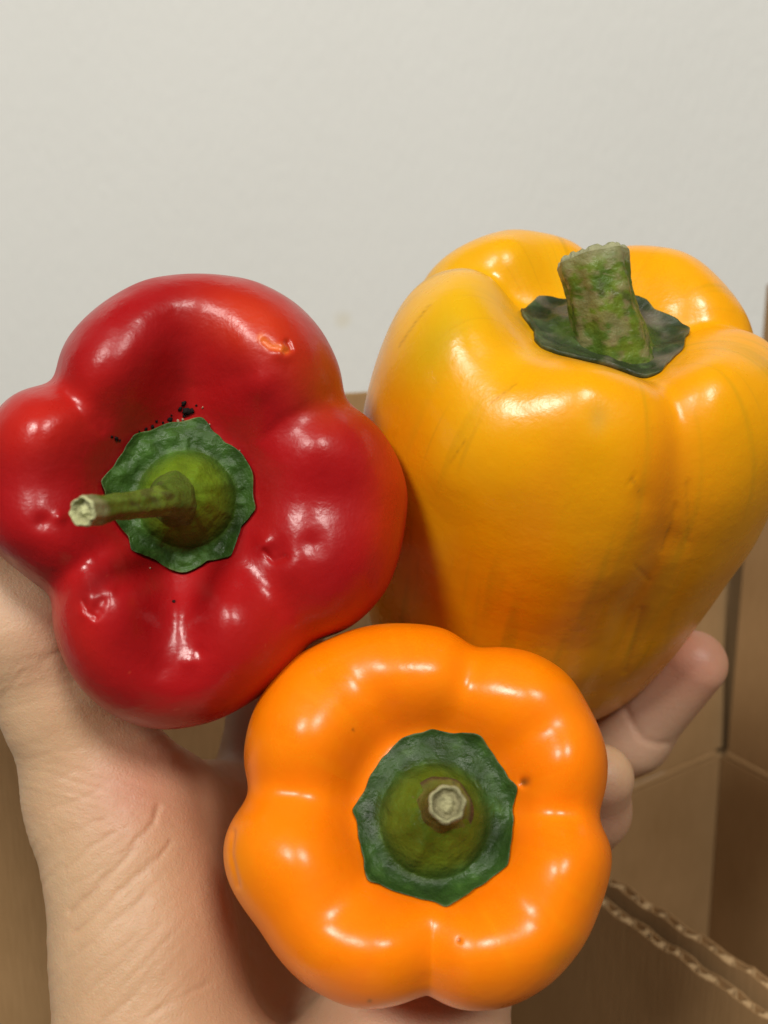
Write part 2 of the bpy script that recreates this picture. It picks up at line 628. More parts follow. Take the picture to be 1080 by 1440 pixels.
def calyx(pep, root, outline_px, hump_c, hump_r, hump_h, label=None, green=(.03, .085, .018), hump_col=(.13, .19, .012), lift=.0012, seed=0, in_px=True, grey=0.0, warp=.0009, nr=70, nt=260, hump_p=1.55):
    """outline: photo pixels (in_px) or local metres; the cap follows the pepper's hollow and rises to the stem hump"""
    if in_px:
        out = []
        for (x, y) in outline_px:
            w = CAM + (P(x, y, 1.0) - CAM) * 1.0
            o = pep.local(CAM)
            dr = pep.local(P(x, y, 1.0)) - o
            t = (pep.zc - o[2]) / dr[2]
            out.append((o + dr * t)[:2])
        out = np.array(out)
        o = pep.local(CAM)
        dr = pep.local(P(*hump_c, 1.0)) - o
        hc = (o + dr * ((pep.zc + hump_h * .5 - o[2]) / dr[2]))[:2]
    else:
        out = np.array(outline_px)
        hc = np.array(hump_c)
    th = np.linspace(0, 2 * np.pi, nt, endpoint=False)
    dxy = out - hc
    a = np.degrees(np.arctan2(dxy[:, 1], dxy[:, 0]))
    Rk = list(zip(a, np.hypot(dxy[:, 0], dxy[:, 1])))
    R = periodic(Rk, th, 1.3)
    R = R * (1 + .012 * vnoise(np.stack([np.cos(th) * 9 + seed, np.sin(th) * 9, th * 0], 1)))
    ss = np.linspace(0, 1, nr)
    rows, cols = [], []
    r = ss[:, None] * R[None]
    x = hc[0] + r * np.cos(th)
    y = hc[1] + r * np.sin(th)
    zs = np.array([[pep.surf_z(xx, yy) for xx, yy in zip(xr[::4], yr[::4])] for xr, yr in zip(x, y)])
    zs = np.repeat(zs, 4, axis=1)[:, :nt]
    for _ in range(3):                      # soften
        zs = (np.roll(zs, 1, 1) + np.roll(zs, -1, 1) + 2 * zs) / 4
    q = np.stack([x.ravel() * 260 + seed * 5, y.ravel() * 260, 0 * x.ravel()], 1)
    nz = fbm(q, 3).reshape(x.shape)
    q2 = np.stack([np.cos(th)[None].repeat(nr, 0).ravel() * 3.5 + seed, np.sin(th)[None].repeat(nr, 0).ravel() * 3.5, (r * 120).ravel()], 1)
    nz2 = fbm(q2, 2).reshape(x.shape)
    edge = sstep(.8, 1.0, ss)[:, None]
    nz2 = nz2 * sstep(.1, .5, r / R.mean())
    z = zs + np.maximum(lift * (1 - .55 * edge) + warp * (nz + nz2) * (.4 + .6 * sstep(.45, .8, r / R.mean())), .0011)
    rr = r / hump_r
    hump = np.where(rr < 1, hump_h * (1 - rr ** 2.4) ** .8 if False else hump_h * (1 - np.clip(rr, 0, 1) ** hump_p), 0)
    hump = hump + .00022 * np.cos(9 * th + seed)[None] * sstep(.15, .6, rr) * (1 - sstep(.75, 1.05, rr))
    rim = .0009 * np.exp(-((rr - 1.12) / .13) ** 2)
    z = z + hump - rim * .35 + .0003 * nz * (rr < 1)
    # a thick torn edge: one more ring turned under
    xe, ye, ze = x[-1], y[-1], z[-1]
    low = np.array([pep.surf_z(a_, b_) for a_, b_ in zip(xe, ye)]) - .0006
    X = np.vstack([x, (hc[0] + (xe - hc[0]) * 1.006)[None], (hc[0] + (xe - hc[0]) * .99)[None]])
    Y = np.vstack([y, (hc[1] + (ye - hc[1]) * 1.006)[None], (hc[1] + (ye - hc[1]) * .99)[None]])
    Zz = np.vstack([z, ((ze + low) / 2)[None], low[None]])
    v = np.stack([X, Y, Zz], -1).reshape(-1, 3)
    g = np.array(green)
    h = np.array(hump_col)
    t = np.vstack([sstep(1.12, .82, rr) if False else 1 - sstep(.66, 1.12, rr + .10 * nz), np.zeros((2, nt))]).ravel()[:, None]
    nn = np.vstack([nz, nz[-1:], nz[-1:]]).ravel()[:, None]
    n3 = fbm(v * 420 + seed, 3)[:, None]
    c = g * (1 + .55 * nn + .45 * n3) * (1 - t) + h * (1 + .18 * n3 + .12 * nn) * t
    lightv = np.clip(n3 - .25, 0, 1) * (1 - t)
    c = c + lightv * np.array([.045, .075, .022])
    if grey:
        gm = sstep(-.15, .35, fbm(v * 150 + 4 + seed, 3))[:, None] * grey
        c = c * (1 - gm) + np.array([.175, .150, .105]) * gm * (1 + .3 * n3)
    em = np.zeros((nr + 2, nt))
    em[nr - 1:nr + 1] = .6
    em[nr - 2] = .3
    em = .6 * em.ravel()[:, None] * sstep(-.1, .5, n3)
    c = c * (1 - em) + np.array([.22, .2, .09]) * em
    f = grid_faces(nt, nr + 2)
    o = make_mesh('calyx', v, f, M_green, root, col=c)
    pep.hump_xy = hc
    return o


def tube(path, radii, nseg=110, nt=64, seed=1, amp=.0004, freq=300, squash=None, ridges=0):
    c = resample(np.hstack([catmull(path, 40), catmull([[r, 0] for r in radii], 40)[:, :1]]), nseg)
    ctr, rad = c[:, :3], c[:, 3]
    tg = np.gradient(ctr, axis=0)
    tg /= np.linalg.norm(tg, axis=1)[:, None]
    ref = np.array([0.13, .97, .2])
    X = np.cross(tg, ref)
    X /= np.linalg.norm(X, axis=1)[:, None]
    Y = np.cross(tg, X)
    th = np.linspace(0, 2 * np.pi, nt, endpoint=False)
    dirs = X[:, None] * np.cos(th)[None, :, None] + Y[:, None] * np.sin(th)[None, :, None]
    q = ctr[:, None] + dirs * rad[:, None, None]
    nzv = fbm(q.reshape(-1, 3) * freq + seed, 3).reshape(nseg, nt)
    rid = ridges * np.cos(th * 7 + seed)[None] if ridges else 0
    q = q + dirs * (amp * nzv + rid)[..., None]
    return q, ctr, tg, rad, nzv, dirs


def stem(pep, root, pts, radii, seed=1, amp=.0004, cols=None, end_col=(.42, .40, .22), ridges=.00012, end_rough=.0006, patch=0.0, base_scar=True, tip_pale=.06):
    """pts: list of (px, py, depth)"""
    path = [pep.local(P(*p)) for p in pts]
    q, ctr, tg, rad, nzv, dirs = tube(path, radii, seed=seed, amp=amp, ridges=ridges)
    ns, nt = q.shape[:2]
    v = q.reshape(-1, 3)
    s01 = np.repeat(np.linspace(0, 1, ns), nt)[:, None]
    g0, g1 = np.array(cols[0]), np.array(cols[1])
    n1 = fbm(v * 260 + seed, 3)[:, None]
    n2 = fbm(v * np.array([500, 500, 150]) + seed * 2, 3)[:, None]
    mixv = sstep(-.35, .45, n1)
    c = (g0 * (1 - mixv) + g1 * mixv) * (1 + .35 * n2)
    dark = sstep(.25, .5, n2 + .12 * n1) * .55
    c = c * (1 - dark) + np.array([.05, .035, .018]) * dark
    if patch:
        pm = sstep(.02, .16, fbm(v * 430 + 9 + seed, 4)[:, None] + .25 * (.5 - s01) * 0) * patch
        c = c * (1 - pm) + np.array([.30, .225, .13]) * (1 + .3 * n2) * pm
    if base_scar:
        bm = 1 - sstep(.02, .09, s01 + .05 * n1)
        c = c * (1 - bm * .85) + np.array([.06, .035, .02]) * bm * .85
    tm = sstep(1 - tip_pale * 2.2, 1 - tip_pale * .4, s01 + .05 * n2)
    c = c * (1 - tm * .8) + np.array([.28, .27, .13]) * tm * .8
    o = make_mesh('stem', v, grid_faces(nt, ns)[:, ::-1], M_green, root, col=c)
    # woody cut end with a ragged rim
    e = q[-1]
    cen = ctr[-1]
    k = 14
    rows, cc = [], []
    for i in range(k):
        t = i / (k - 1)
        ring = e * (1 - t) + cen * t
        rr = 1 - t
        h = end_rough * (1.1 * math.exp(-((rr - .86) / .12) ** 2) - .9 * math.exp(-((rr - .55) / .25) ** 2) + .4 * math.exp(-(rr / .3) ** 2))
        jag = fbm(ring * 900 + seed * 3, 3)
        ring = ring + tg[-1] * (h + end_rough * .9 * jag * (0 if i == 0 else 1))[:, None] if i else ring
        rows.append(ring)
        base = np.array(end_col) * (1 + .45 * fbm(ring * 800 + 2, 3))[:, None]
        dk = math.exp(-((rr - .6) / .18) ** 2) * .45 + (.25 if i == 0 else 0)
        cc.append(base * (1 - dk) + np.array([.10, .075, .04]) * dk)
    vv, c2 = np.vstack(rows), np.vstack(cc)
    make_mesh('cut_end', vv, grid_faces(nt, k)[:, ::-1], M_wood, o, col=c2)
    return o


def mixc(c, mask, col, k=1.0):
    m = (np.clip(mask, 0, 1) * k)[:, None]
    return c * (1 - m) + np.array(col) * m


def gauss(pep, x, y, sx, sy=None, rot=0):
    sy = sy or sx
    dx, dy = pep.px - x, pep.py - y
    a = math.radians(rot)
    u, v = dx * math.cos(a) + dy * math.sin(a), -dx * math.sin(a) + dy * math.cos(a)
    return np.exp(-.5 * ((u / sx) ** 2 + (v / sy) ** 2)) * pep.front


def specks(pep, root, name, items, mat, colr):
    """small grains of dirt lying on the skin; items (px, py, size)"""
    T = BVHTree.FromPolygons(pep.cv.tolist(), pep.cf_all.tolist())
    o0 = Vector(pep.local(CAM))
    for (x, y, sz) in items:
        dr = (Vector(pep.local(P(x, y, 1.0))) - o0).normalized()
        hit = T.ray_cast(o0, dr)
        if hit[0] is None:
            continue
        nt_, nr_ = 10, 6
        v = []
        for i in range(nr_):
            ph = math.pi * i / (nr_ - 1)
            for j in range(nt_):
                t = 2 * math.pi * j / nt_
                k = random.uniform(.65, 1.25)
                v.append((math.sin(ph) * math.cos(t) * k, math.sin(ph) * math.sin(t) * k, math.cos(ph) * .45))
        v = np.array(v) * sz * .56
        v[:, 0] *= random.uniform(.7, 1.4)
        n = hit[1]
        if n.dot(dr) > 0:
            n = -n
        Mq = n.to_track_quat('Z', 'Y').to_matrix()
        Mr = np.array(Mq @ Matrix.Rotation(random.uniform(0, 6), 3, 'Z'))
        v = v @ Mr.T + np.array(hit[0] + n * sz * .25)
        c = np.tile(np.array(colr), (len(v), 1)) * rng.uniform(.6, 1.3, (len(v), 1))
        make_mesh(name, v, grid_faces(nt_, nr_), mat, root, col=c)


# ---- red pepper
def build_red():
    p = Pepper((255, 684), .168, (.20, .06, 1.0))
    Dw = .190
    keys = [(1, 322), (-12, 320), (-25, 320), (-36.5, 308), (-50, 282), (-68.5, 301), (-82, 318), (-94.4, 324), (-105.6, 317), (-117.4, 293),
            (-130, 255), (-140.7, 224), (-154, 239), (-163.6, 262), (181, 268), (168.4, 272), (159.6, 271), (150, 258), (140, 230), (128, 260), (115, 282),
            (100.4, 305), (84.5, 314), (72.8, 321), (60.6, 316), (50.3, 305), (38.7, 286), (31.5, 268), (22.2, 291), (11.1, 311)]
    prof = [(0, -.27), (.18, -.27), (.29, -.255), (.36, -.16), (.45, -.05), (.56, -.005), (.66, 0), (.78, -.045), (.89, -.16), (.97, -.33), (1.0, -.53), (.985, -.80), (.93, -1.08), (.77, -1.34), (.42, -1.46), (0, -1.40)]
    grooves = [(140, .0036, .0060, .25, .8, .2), (219, .0040, .0060, .25, .8, .2), (-50, .0040, .0065, .25, .8, .3), (31, .0036, .0062, .25, .8, .2),
               (88, .0085, .0095, .18, .56, .0), (-91, .0088, .0105, .16, .52, .0, .06), (181, .0026, .0080, .3, .75, .1), (-6, .0028, .0085, .3, .75, .15)]
    bumps = [(190, 515, 42, .0018), (370, 495, 45, .0018), (168, 868, 40, .0024), (322, 885, 40, .0022), (192, 832, 32, .0026), (303, 842, 32, .0026), (435, 635, 42, .0018), (440, 745, 45, .0016), (55, 615, 40, .0014), (50, 700, 40, .0014), (385, 778, 13, -.0012), (372, 765, 10, .0011), (440, 765, 12, -.0008), (405, 800, 14, .0006), (128, 838, 9, .0006), (138, 858, 7, -.0006), (118, 862, 7, .0005), (158, 830, 6, .0005), (146, 845, 5, -.0005),
             (60, 735, 8, -.0007), (85, 728, 6, .0006), (395, 497, 9, .0008), (365, 545, 14, .0008), (330, 530, 18, -.0006), (225, 940, 12, -.0004), (265, 930, 9, .0005), (280, 915, 7, -.0004)]
    creases = [([(370, 482), (380, 492), (398, 496)], 3.5, .0005), ([(403, 484), (407, 494), (400, 499)], 4, .0008),
               ([(372, 775), (385, 790), (400, 783)], 4, .0005), ([(118, 845), (124, 860), (136, 868)], 3.5, .0004), ([(96, 560), (120, 588), (142, 606)], 7, .0002),
               ([(370, 618), (400, 590), (425, 578)], 8, .0002)]
    p.body(prof, keys, Dw / F, grooves, bumps, creases, noise=(.0007, 42))
    p.zc = p.surf_z(.0011, .0013)
    root = empty('bell_pepper', 'red bell pepper with a thin stem bent to the left, held by the thumb', 'pepper', p.M)
    root['group'] = 'bell peppers held in the hand'
    n = fbm(p.verts * 38 + 1, 3)
    n2 = fbm(p.verts * 160 + 5, 3)
    c = np.tile(np.array([.375, .0065, .0085]), (len(n), 1)) * (1 + .22 * n + .06 * n2)[:, None]
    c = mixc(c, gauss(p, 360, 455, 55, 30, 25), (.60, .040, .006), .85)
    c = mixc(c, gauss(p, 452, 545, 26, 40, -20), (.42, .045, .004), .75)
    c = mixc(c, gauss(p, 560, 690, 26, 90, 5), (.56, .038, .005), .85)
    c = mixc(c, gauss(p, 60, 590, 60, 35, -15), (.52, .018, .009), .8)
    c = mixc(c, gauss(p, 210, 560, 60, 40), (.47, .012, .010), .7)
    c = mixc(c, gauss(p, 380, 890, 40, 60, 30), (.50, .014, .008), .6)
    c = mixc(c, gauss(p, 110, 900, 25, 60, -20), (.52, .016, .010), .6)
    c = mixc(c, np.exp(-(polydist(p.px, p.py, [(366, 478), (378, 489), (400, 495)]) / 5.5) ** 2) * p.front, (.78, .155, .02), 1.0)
    fleck = (vnoise(p.verts * 900) > .93) & (vnoise(p.verts * 120 + 7) > .1)
    c = mixc(c, fleck * 1.0, (.55, .07, .03), .5)
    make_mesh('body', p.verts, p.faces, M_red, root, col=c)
    Z6 = lambda x, y: (80 + x / 3.6, 540 + y / 3.6)
    out = [Z6(*q) for q in [(735, 170), (790, 240), (850, 300), (920, 345), (990, 470), (985, 560), (998, 640), (930, 720), (905, 800), (880, 870), (760, 895), (690, 940), (620, 955), (500, 890), (430, 860), (380, 840),
                            (365, 770), (310, 700), (270, 610), (255, 550), (232, 500), (300, 420), (350, 340), (395, 258), (470, 240), (540, 205), (640, 185)]]
    calyx(p, root, out, (262, 700), .0096, .0110, seed=2, green=(.032, .080, .011), hump_col=(.115, .185, .008), warp=.0011, lift=.0014)
    zc = p.zc
    D = .168 - zc          # depth of the hollow's floor
    stem(p, root, [(252, 702, D - .0060), (243, 703, D - .0120), (226, 705, D - .0165), (195, 710, D - .0220), (155, 715, D - .0285), (117, 719, D - .0345)],
         [.0060, .0040, .0028, .0024, .0023, .0026], seed=4, cols=((.075, .118, .012), (.125, .175, .020)), amp=.00045, end_col=(.46, .47, .24))
    specks(p, root, 'soil_speck', [(258, 567, .0011), (262, 578, .0013), (253, 575, .0009), (270, 578, .0009), (259, 585, .0006), (239, 590, .0008), (214, 600, .0008), (220, 592, .0005), (205, 603, .0005), (163, 616, .0008),
                                   (157, 614, .0005), (290, 594, .0006), (276, 570, .0004), (241, 584, .0004), (229, 594, .0004), (168, 619, .0005), (244, 846, .0006), (196, 607, .0004)], M_soil, (.016, .012, .011))
    specks(p, root, 'husk_speck', [(285, 573, .00035), (211, 799, .0004), (337, 634, .0005), (295, 597, .0004), (250, 592, .0008), (257, 590, .0006)], M_soil, (.40, .27, .18))
    return p


# ---- orange pepper
def build_orange():
    p = Pepper((612, 1131), .1625, (.01, .42, 1.0))
    Dw = .180
    keys = [(97.7, 275), (84, 266), (76, 252), (73, 246), (65.6, 261), (55, 275), (43, 278), (30.5, 276), (17.4, 268), (9, 259), (-2.3, 244), (-11, 259), (-24, 271), (-38, 276), (-53, 281), (-67, 277), (-82, 263), (-93, 249),
            (-101.4, 262), (-113.5, 281), (-129, 289), (-146.5, 290), (-162.3, 296), (-171, 296), (-178, 284), (174.6, 264), (165.5, 280), (151, 293), (135, 298), (121, 292), (109, 283)]
    keys = [(a, q * (.955 if math.sin(math.radians(a)) < -.35 else 1)) for a, q in keys]
    prof = [(0, -.22), (.22, -.22), (.37, -.21), (.43, -.12), (.51, -.035), (.60, -.003), (.70, 0), (.80, -.04), (.90, -.15), (.967, -.30), (1.0, -.50), (.99, -.80), (.94, -1.12), (.78, -1.42), (.45, -1.56), (0, -1.50)]
    grooves = [(74, .0043, .0058, .2, .8, .25), (-3, .0041, .0062, .2, .8, .25), (-92, .0020, .0060, .34, .85, .2), (-92, .0016, -.0030, .45, .95, .6), (175, .0043, .0062, .2, .8, .25),
               (122, .0030, .0060, .22, .66, .1), (33, .0026, .0056, .22, .7, .1), (-48, .0026, .0065, .22, .7, .1), (-134, .0028, .0065, .22, .7, .1)]
    bumps = [(737, 1100, 5, -.0012), (645, 1322, 2.5, -.0003),
             (440, 1035, 42, .0022), (425, 1200, 42, .0022), (460, 1310, 42, .0016), (535, 960, 40, .0018), (635, 955, 38, .0018), (765, 985, 38, .0018), (795, 1065, 36, .0018), (790, 1215, 42, .0022), (765, 1300, 40, .0014), (665, 1335, 40, .0016), (535, 1335, 40, .0016)]
    creases = [([(328, 1170), (325, 1200), (335, 1245)], 4, .0004)]
    p.body(prof, keys, Dw / F * .985, grooves, bumps, creases, noise=(.0006, 40))
    p.zc = p.surf_z(.0011, .0013)
    root = empty('bell_pepper', 'orange bell pepper in front, its green cap and short stem facing the camera', 'pepper', p.M)
    root['group'] = 'bell peppers held in the hand'
    n = fbm(p.verts * 40 + 2, 3)
    c = np.tile(np.array([.95, .222, .0012]), (len(n), 1)) * (1 + np.stack([.02 * n, .12 * n, 0 * n], 1))
    st = fbm(np.stack([np.cos(p.th) * 9, np.sin(p.th) * 9, p.v01 * 5], 1), 3)
    c = mixc(c, sstep(.1, .7, st), (.95, .262, .002), .55)
    c = mixc(c, sstep(.1, .7, -st), (.92, .190, .001), .45)
    pin = (vnoise(p.verts * 700 + 2) > .90) & (vnoise(p.verts * 90 + 5) > .25)
    c = mixc(c, pin * 1.0, (.80, .26, .01), .35)
    rim = np.exp(-((p.rho - .42) / .10) ** 2) * (p.below == 0)
    c = mixc(c, rim, (.90, .17, .002), .6)
    c = mixc(c, gauss(p, 330, 1210, 22, 60), (.90, .26, .003), .8)
    c = mixc(c, gauss(p, 785, 1345, 20, 9, -40) * (.6 + .4 * n), (.52, .19, .004), .7)
    c = mixc(c, np.exp(-(((p.px - 737) / 6) ** 2 + ((p.py - 1100) / 5.5) ** 2) ** 1.2) * p.front, (.28, .085, .01), .95)
    for (x, y, r) in ((645, 1322, 2.2), (497, 1028, 1.5), (520, 1405, 2)):
        c = mixc(c, gauss(p, x, y, r), (.30, .08, .005), .9)
    make_mesh('body', p.verts, p.faces, M_orange, root, col=c)
    Z8 = lambda x, y: (470 + x / 3.857, 1010 + y / 3.857)
    out = [Z8(*q) for q in [(530, 62), (650, 85), (790, 105), (830, 170), (890, 240), (940, 330), (985, 375), (970, 470), (962, 600), (945, 700), (930, 800), (840, 870), (740, 930), (660, 985), (590, 1018), (530, 995), (430, 968), (330, 935),
                            (250, 895), (185, 885), (165, 780), (140, 660), (125, 560), (103, 490), (165, 390), (210, 290), (290, 185), (360, 115), (450, 85)]]
    calyx(p, root, out, (612, 1151), .0102, .0085, seed=6, green=(.027, .066, .011), hump_col=(.085, .125, .006), warp=.0008, lift=.0012)
    D = .1625 - p.zc
    stem(p, root, [(620, 1140, D - .0060), (621, 1139, D - .0090), (624, 1134, D - .0150), (628, 1129, D - .0205)], [.0060, .0038, .0030, .0031],
         seed=8, cols=((.09, .10, .015), (.14, .14, .03)), end_col=(.34, .32, .17), amp=.0005, end_rough=.0010)
    specks(p, root, 'husk_speck', [(616, 1196, .0005), (630, 1200, .0003)], M_soil, (.55, .48, .25))
    return p


# ---- yellow pepper
def build_yellow():
    phi, roll = math.radians(46), math.radians(7)
    ax = (math.sin(phi) * math.sin(roll), math.sin(phi) * math.cos(roll), math.cos(phi))
    p = Pepper((852, 426), .200, ax)
    keys = [(6, .0475), (30, .0500), (50, .0520), (68, .0495), (82, .0455), (98, .0490), (116, .0515), (134, .0495), (150, .0465), (168, .0490), (188, .0520), (205, .0520), (222, .0505), (240, .0500), (254, .0495), (270, .0490),
            (288, .0462), (305, .0490), (326, .0515), (350, .0510)]
    prof = [(0, -.17), (.22, -.17), (.32, -.155), (.40, -.085), (.49, -.025), (.60, 0), (.73, -.035), (.84, -.125), (.93, -.285), (.985, -.52), (1.0, -.84), (.975, -1.20), (.945, -1.68), (.86, -2.16), (.67, -2.54), (.36, -2.74), (0, -2.72)]
    grooves = [(82, .0040, .0060, .2, .8, .4), (150, .0070, .0062, .2, .8, .4), (6, .0045, .0055, .2, .8, .45), (-72, .0038, .0068, .2, .80, .3, -.1), (-140, .0018, .011, .25, .7, .25)]
    bumps = [(640, 440, 55, .0045), (820, 560, 50, .0030), (1000, 545, 50, .0025), (715, 365, 35, .0020), (950, 400, 45, .0015), (700, 640, 60, .0015), (838, 598, 16, -.0005), (905, 700, 14, -.0003), (945, 760, 14, -.0004), (880, 870, 18, -.0004)]
    creases = [([(950, 712), (945, 745), (932, 775)], 4, .00018), ([(968, 680), (970, 720), (968, 765)], 4, .00018), ([(893, 795), (915, 818)], 3, .00012),
               ([(905, 860), (880, 945)], 5, .0002), ([(893, 668), (884, 682)], 3, .00015)]
    p.body(prof, keys, 1.0, grooves, bumps, creases, noise=(.0016, 36), lobe_lo=.7)
    p.zc = p.surf_z(.0011, .0013)
    root = empty('bell_pepper', 'large yellow bell pepper lying back with a thick upright mottled stem', 'pepper', p.M)
    root['group'] = 'bell peppers held in the hand'
    q = np.stack([np.cos(p.th) * 3, np.sin(p.th) * 3, p.v01 * 3], 1)
    n = fbm(q + 3, 3)
    streak = fbm(np.stack([np.cos(p.th) * 13, np.sin(p.th) * 13, p.v01 * 4.5], 1), 3)
    fine = fbm(p.verts * 150, 3)
    c = np.tile(np.array([.84, .365, .002]), (len(n), 1)) * (1 + np.stack([.03 * fine, .05 * fine, 0 * n], 1))
    c = mixc(c, sstep(.05, .6, n), (.82, .40, .006), .8)
    c = mixc(c, sstep(.10, .7, -n), (.86, .335, .004), .7)
    c = mixc(c, gauss(p, 630, 440, 70, 70), (.80, .44, .006), .85)
    c = mixc(c, gauss(p, 720, 370, 60, 30), (.80, .42, .006), .6)
    c = mixc(c, gauss(p, 610, 500, 45, 22, -50), (.56, .37, .008), .75)
    c = mixc(c, gauss(p, 560, 600, 40, 60), (.72, .22, .003), .5)
    c = mixc(c, gauss(p, 930, 680, 30, 90, 5), (.80, .235, .003), .7)
    c = mixc(c, sstep(.12, .6, streak), (.54, .29, .006), .5)
    thin = fbm(np.stack([np.cos(p.th) * 40, np.sin(p.th) * 40, p.v01 * 7], 1), 2)
    c = mixc(c, sstep(.33, .6, thin) * sstep(.0, .35, n + .2), (.45, .23, .01), .26)
    c = mixc(c, gauss(p, 838, 598, 9, 12), (.62, .36, .05), .5)
    dots = (np.sin(p.py * 1.15) > -.1)
    for pts, wd, k in (([(602, 448), (585, 468), (566, 492)], 1.6, .7), ([(660, 620), (640, 648)], 1.5, .7), ([(690, 572), (725, 545)], 1.6, .45), ([(898, 690), (888, 672)], 2, .6),
                       ([(945, 735), (932, 775)], 2, .45), ([(893, 795), (915, 818)], 2, .5), ([(905, 860), (880, 945)], 3, .4), ([(965, 680), (970, 770)], 2, .3), ([(950, 860), (935, 920)], 4, .25)):
        c = mixc(c, np.exp(-(polydist(p.px, p.py, pts) / wd) ** 2) * p.front * (.35 + .65 * dots), (.30, .13, .01), k * .75)
    make_mesh('body', p.verts, p.faces, M_yellow, root, col=c)
    out = [(.0183 * (1 + .07 * math.sin(5 * t + 1) + .04 * math.sin(9 * t)) * math.cos(t) + .001, .0172 * (1 + .07 * math.sin(5 * t + 1) + .04 * math.sin(9 * t)) * math.sin(t) - .001) for t in np.linspace(0, 2 * math.pi, 40, endpoint=False)]
    calyx(p, root, out, (.001, .001), .0125, .0025, seed=11, in_px=False, green=(.030, .046, .015), hump_col=(.07, .12, .012), grey=.8, warp=.0008, lift=.0014)
    zc = p.zc
    b0 = p.world(np.array([.0015, .0005, zc + .003]))
    x0, y0, d0 = proj(b0)
    stem(p, root, [(858, 522, d0 + .001), (857, 500, d0 - .001), (853, 462, d0 - .004), (844, 415, d0 - .006), (833, 364, d0 - .006)],
         [.0132, .0100, .0079, .0070, .0077], seed=13, cols=((.065, .118, .012), (.130, .190, .018)), amp=.0005, patch=.42, base_scar=False, end_col=(.36, .36, .20), end_rough=.0012, tip_pale=.06, ridges=.0004)
    return p


PR = build_red()
PO = build_orange()
PY = build_yellow()


# ------------------------------------------------------------------ the hand
def seg(p, a, b, ra, rb):
    ba = b - a
    pa = p - a
    h = np.clip(pa @ ba / (ba @ ba), 0, 1)
    return np.linalg.norm(pa - h[:, None] * ba, axis=1) - (ra + (rb - ra) * h)


def smin(a, b, k):
    h = np.clip(.5 + .5 * (b - a) / k, 0, 1)
    return b + (a - b) * h - k * h * (1 - h)


def chain(pts, rs):
    q = [P(*t) for t in pts]
    return [(q[i].astype(np.float32), q[i + 1].astype(np.float32), rs[i], rs[i + 1]) for i in range(len(q) - 1)]


palm = (chain([(330, 1760, .195), (340, 1650, .212), (345, 1160, .264)], [.027, .022, .0125])
        + chain([(420, 1650, .215), (480, 1190, .276)], [.022, .0130])
        + chain([(500, 1650, .212), (600, 1225, .272)], [.021, .0130])
        + chain([(520, 1650, .192), (575, 1480, .205), (690, 1290, .258)], [.021, .0195, .0115])
        + chain([(400, 2150, .135), (410, 1900, .165), (420, 1740, .182)], [.034, .031, .028]))
thenar = (chain([(250, 1640, .186), (220, 1480, .192), (202, 1310, .198), (172, 1170, .203), (144, 1105, .206)], [.022, .0188, .0170, .0150, .0138])
          + chain([(150, 1112, .208), (222, 1140, .220), (300, 1146, .242), (350, 1150, .260)], [.0132, .0124, .0115, .0115])
          + chain([(240, 1360, .216), (340, 1460, .237)], [.017, .018])
          + chain([(205, 1230, .212), (330, 1260, .264)], [.014, .013])
          + chain([(205, 1320, .209), (335, 1360, .258)], [.016, .014]))
thumb = chain([(144, 1105, .206), (90, 1000, .202), (30, 884, .197), (-32, 778, .197), (-80, 698, .200)], [.0138, .0121, .0118, .0102, .0082])
index = chain([(345, 1160, .262), (375, 1000, .272), (402, 900, .276), (432, 800, .281), (466, 730, .276)], [.0125, .0112, .0108, .0095, .0080])
middle = chain([(480, 1190, .272), (560, 970, .300), (640, 850, .310), (690, 780, .305)], [.0125, .0108, .0095, .0080])
ring = chain([(600, 1225, .270), (760, 1115, .290), (886, 1030, .270), (975, 933, .253)], [.0125, .0112, .0112, .0092])
pinky = chain([(690, 1290, .258), (800, 1215, .256), (838, 1140, .238), (846, 1092, .228)], [.0112, .0088, .0080, .0080])
GROUPS = [(palm, .014), (thenar, .011), (thumb, .004), (index, .003), (middle, .003), (ring, .005), (pinky, .005)]


def hand_sdf(p):
    tot = None
    for gi, (prims, k) in enumerate(GROUPS):
        g = None
        for (a, b, ra, rb) in prims:
            d = seg(p, a, b, ra, rb)
            g = d if g is None else smin(g, d, k)
        kk = [0, .018, .008, .006, .005, .004, .004][gi]
        tot = g if tot is None else smin(tot, g, kk)
    return tot


CREASES = [([(100, 1282), (140, 1243), (185, 1195), (214, 1159), (222, 1132)], 4.0, 0.00038),
           ([(92, 1222), (130, 1190), (160, 1170)], 3.2, 0.00021), ([(104, 1312), (160, 1262), (205, 1222), (240, 1185)], 4.0, 0.00030),
           ([(92, 1356), (150, 1305), (205, 1258)], 3.4, 0.00019), ([(100, 1390), (150, 1345), (190, 1318)], 3.2, 0.00015), ([(120, 1398), (175, 1350), (225, 1300)], 3.2, 0.00014),
           ([(187, 1442), (240, 1408), (297, 1381)], 3.6, 0.00021), ([(140, 1440), (180, 1405), (215, 1372)], 3.2, 0.00015),
           ([(70, 1178), (110, 1168), (150, 1150)], 3.0, 0.00015), ([(66, 1140), (105, 1128), (140, 1110)], 3.0, 0.00013), ([(46, 1100), (85, 1092), (120, 1078)], 2.6, 0.00009),
           ([(30, 1072), (75, 1058), (120, 1052)], 2.6, 0.00009), ([(2, 985), (18, 960), (30, 945)], 3.0, 0.00015), ([(60, 928), (85, 918), (100, 930)], 5.0, 0.00020), ([(0, 965), (25, 935)], 2.6, 0.00010),
           ([(228, 1130), (205, 1170), (150, 1215), (95, 1250)], 3.0, 0.00015)]
RING_CREASE = [([(880, 1000), (893, 1025), (905, 1040), (925, 1047), (938, 1046)], 6.0, .00035)]


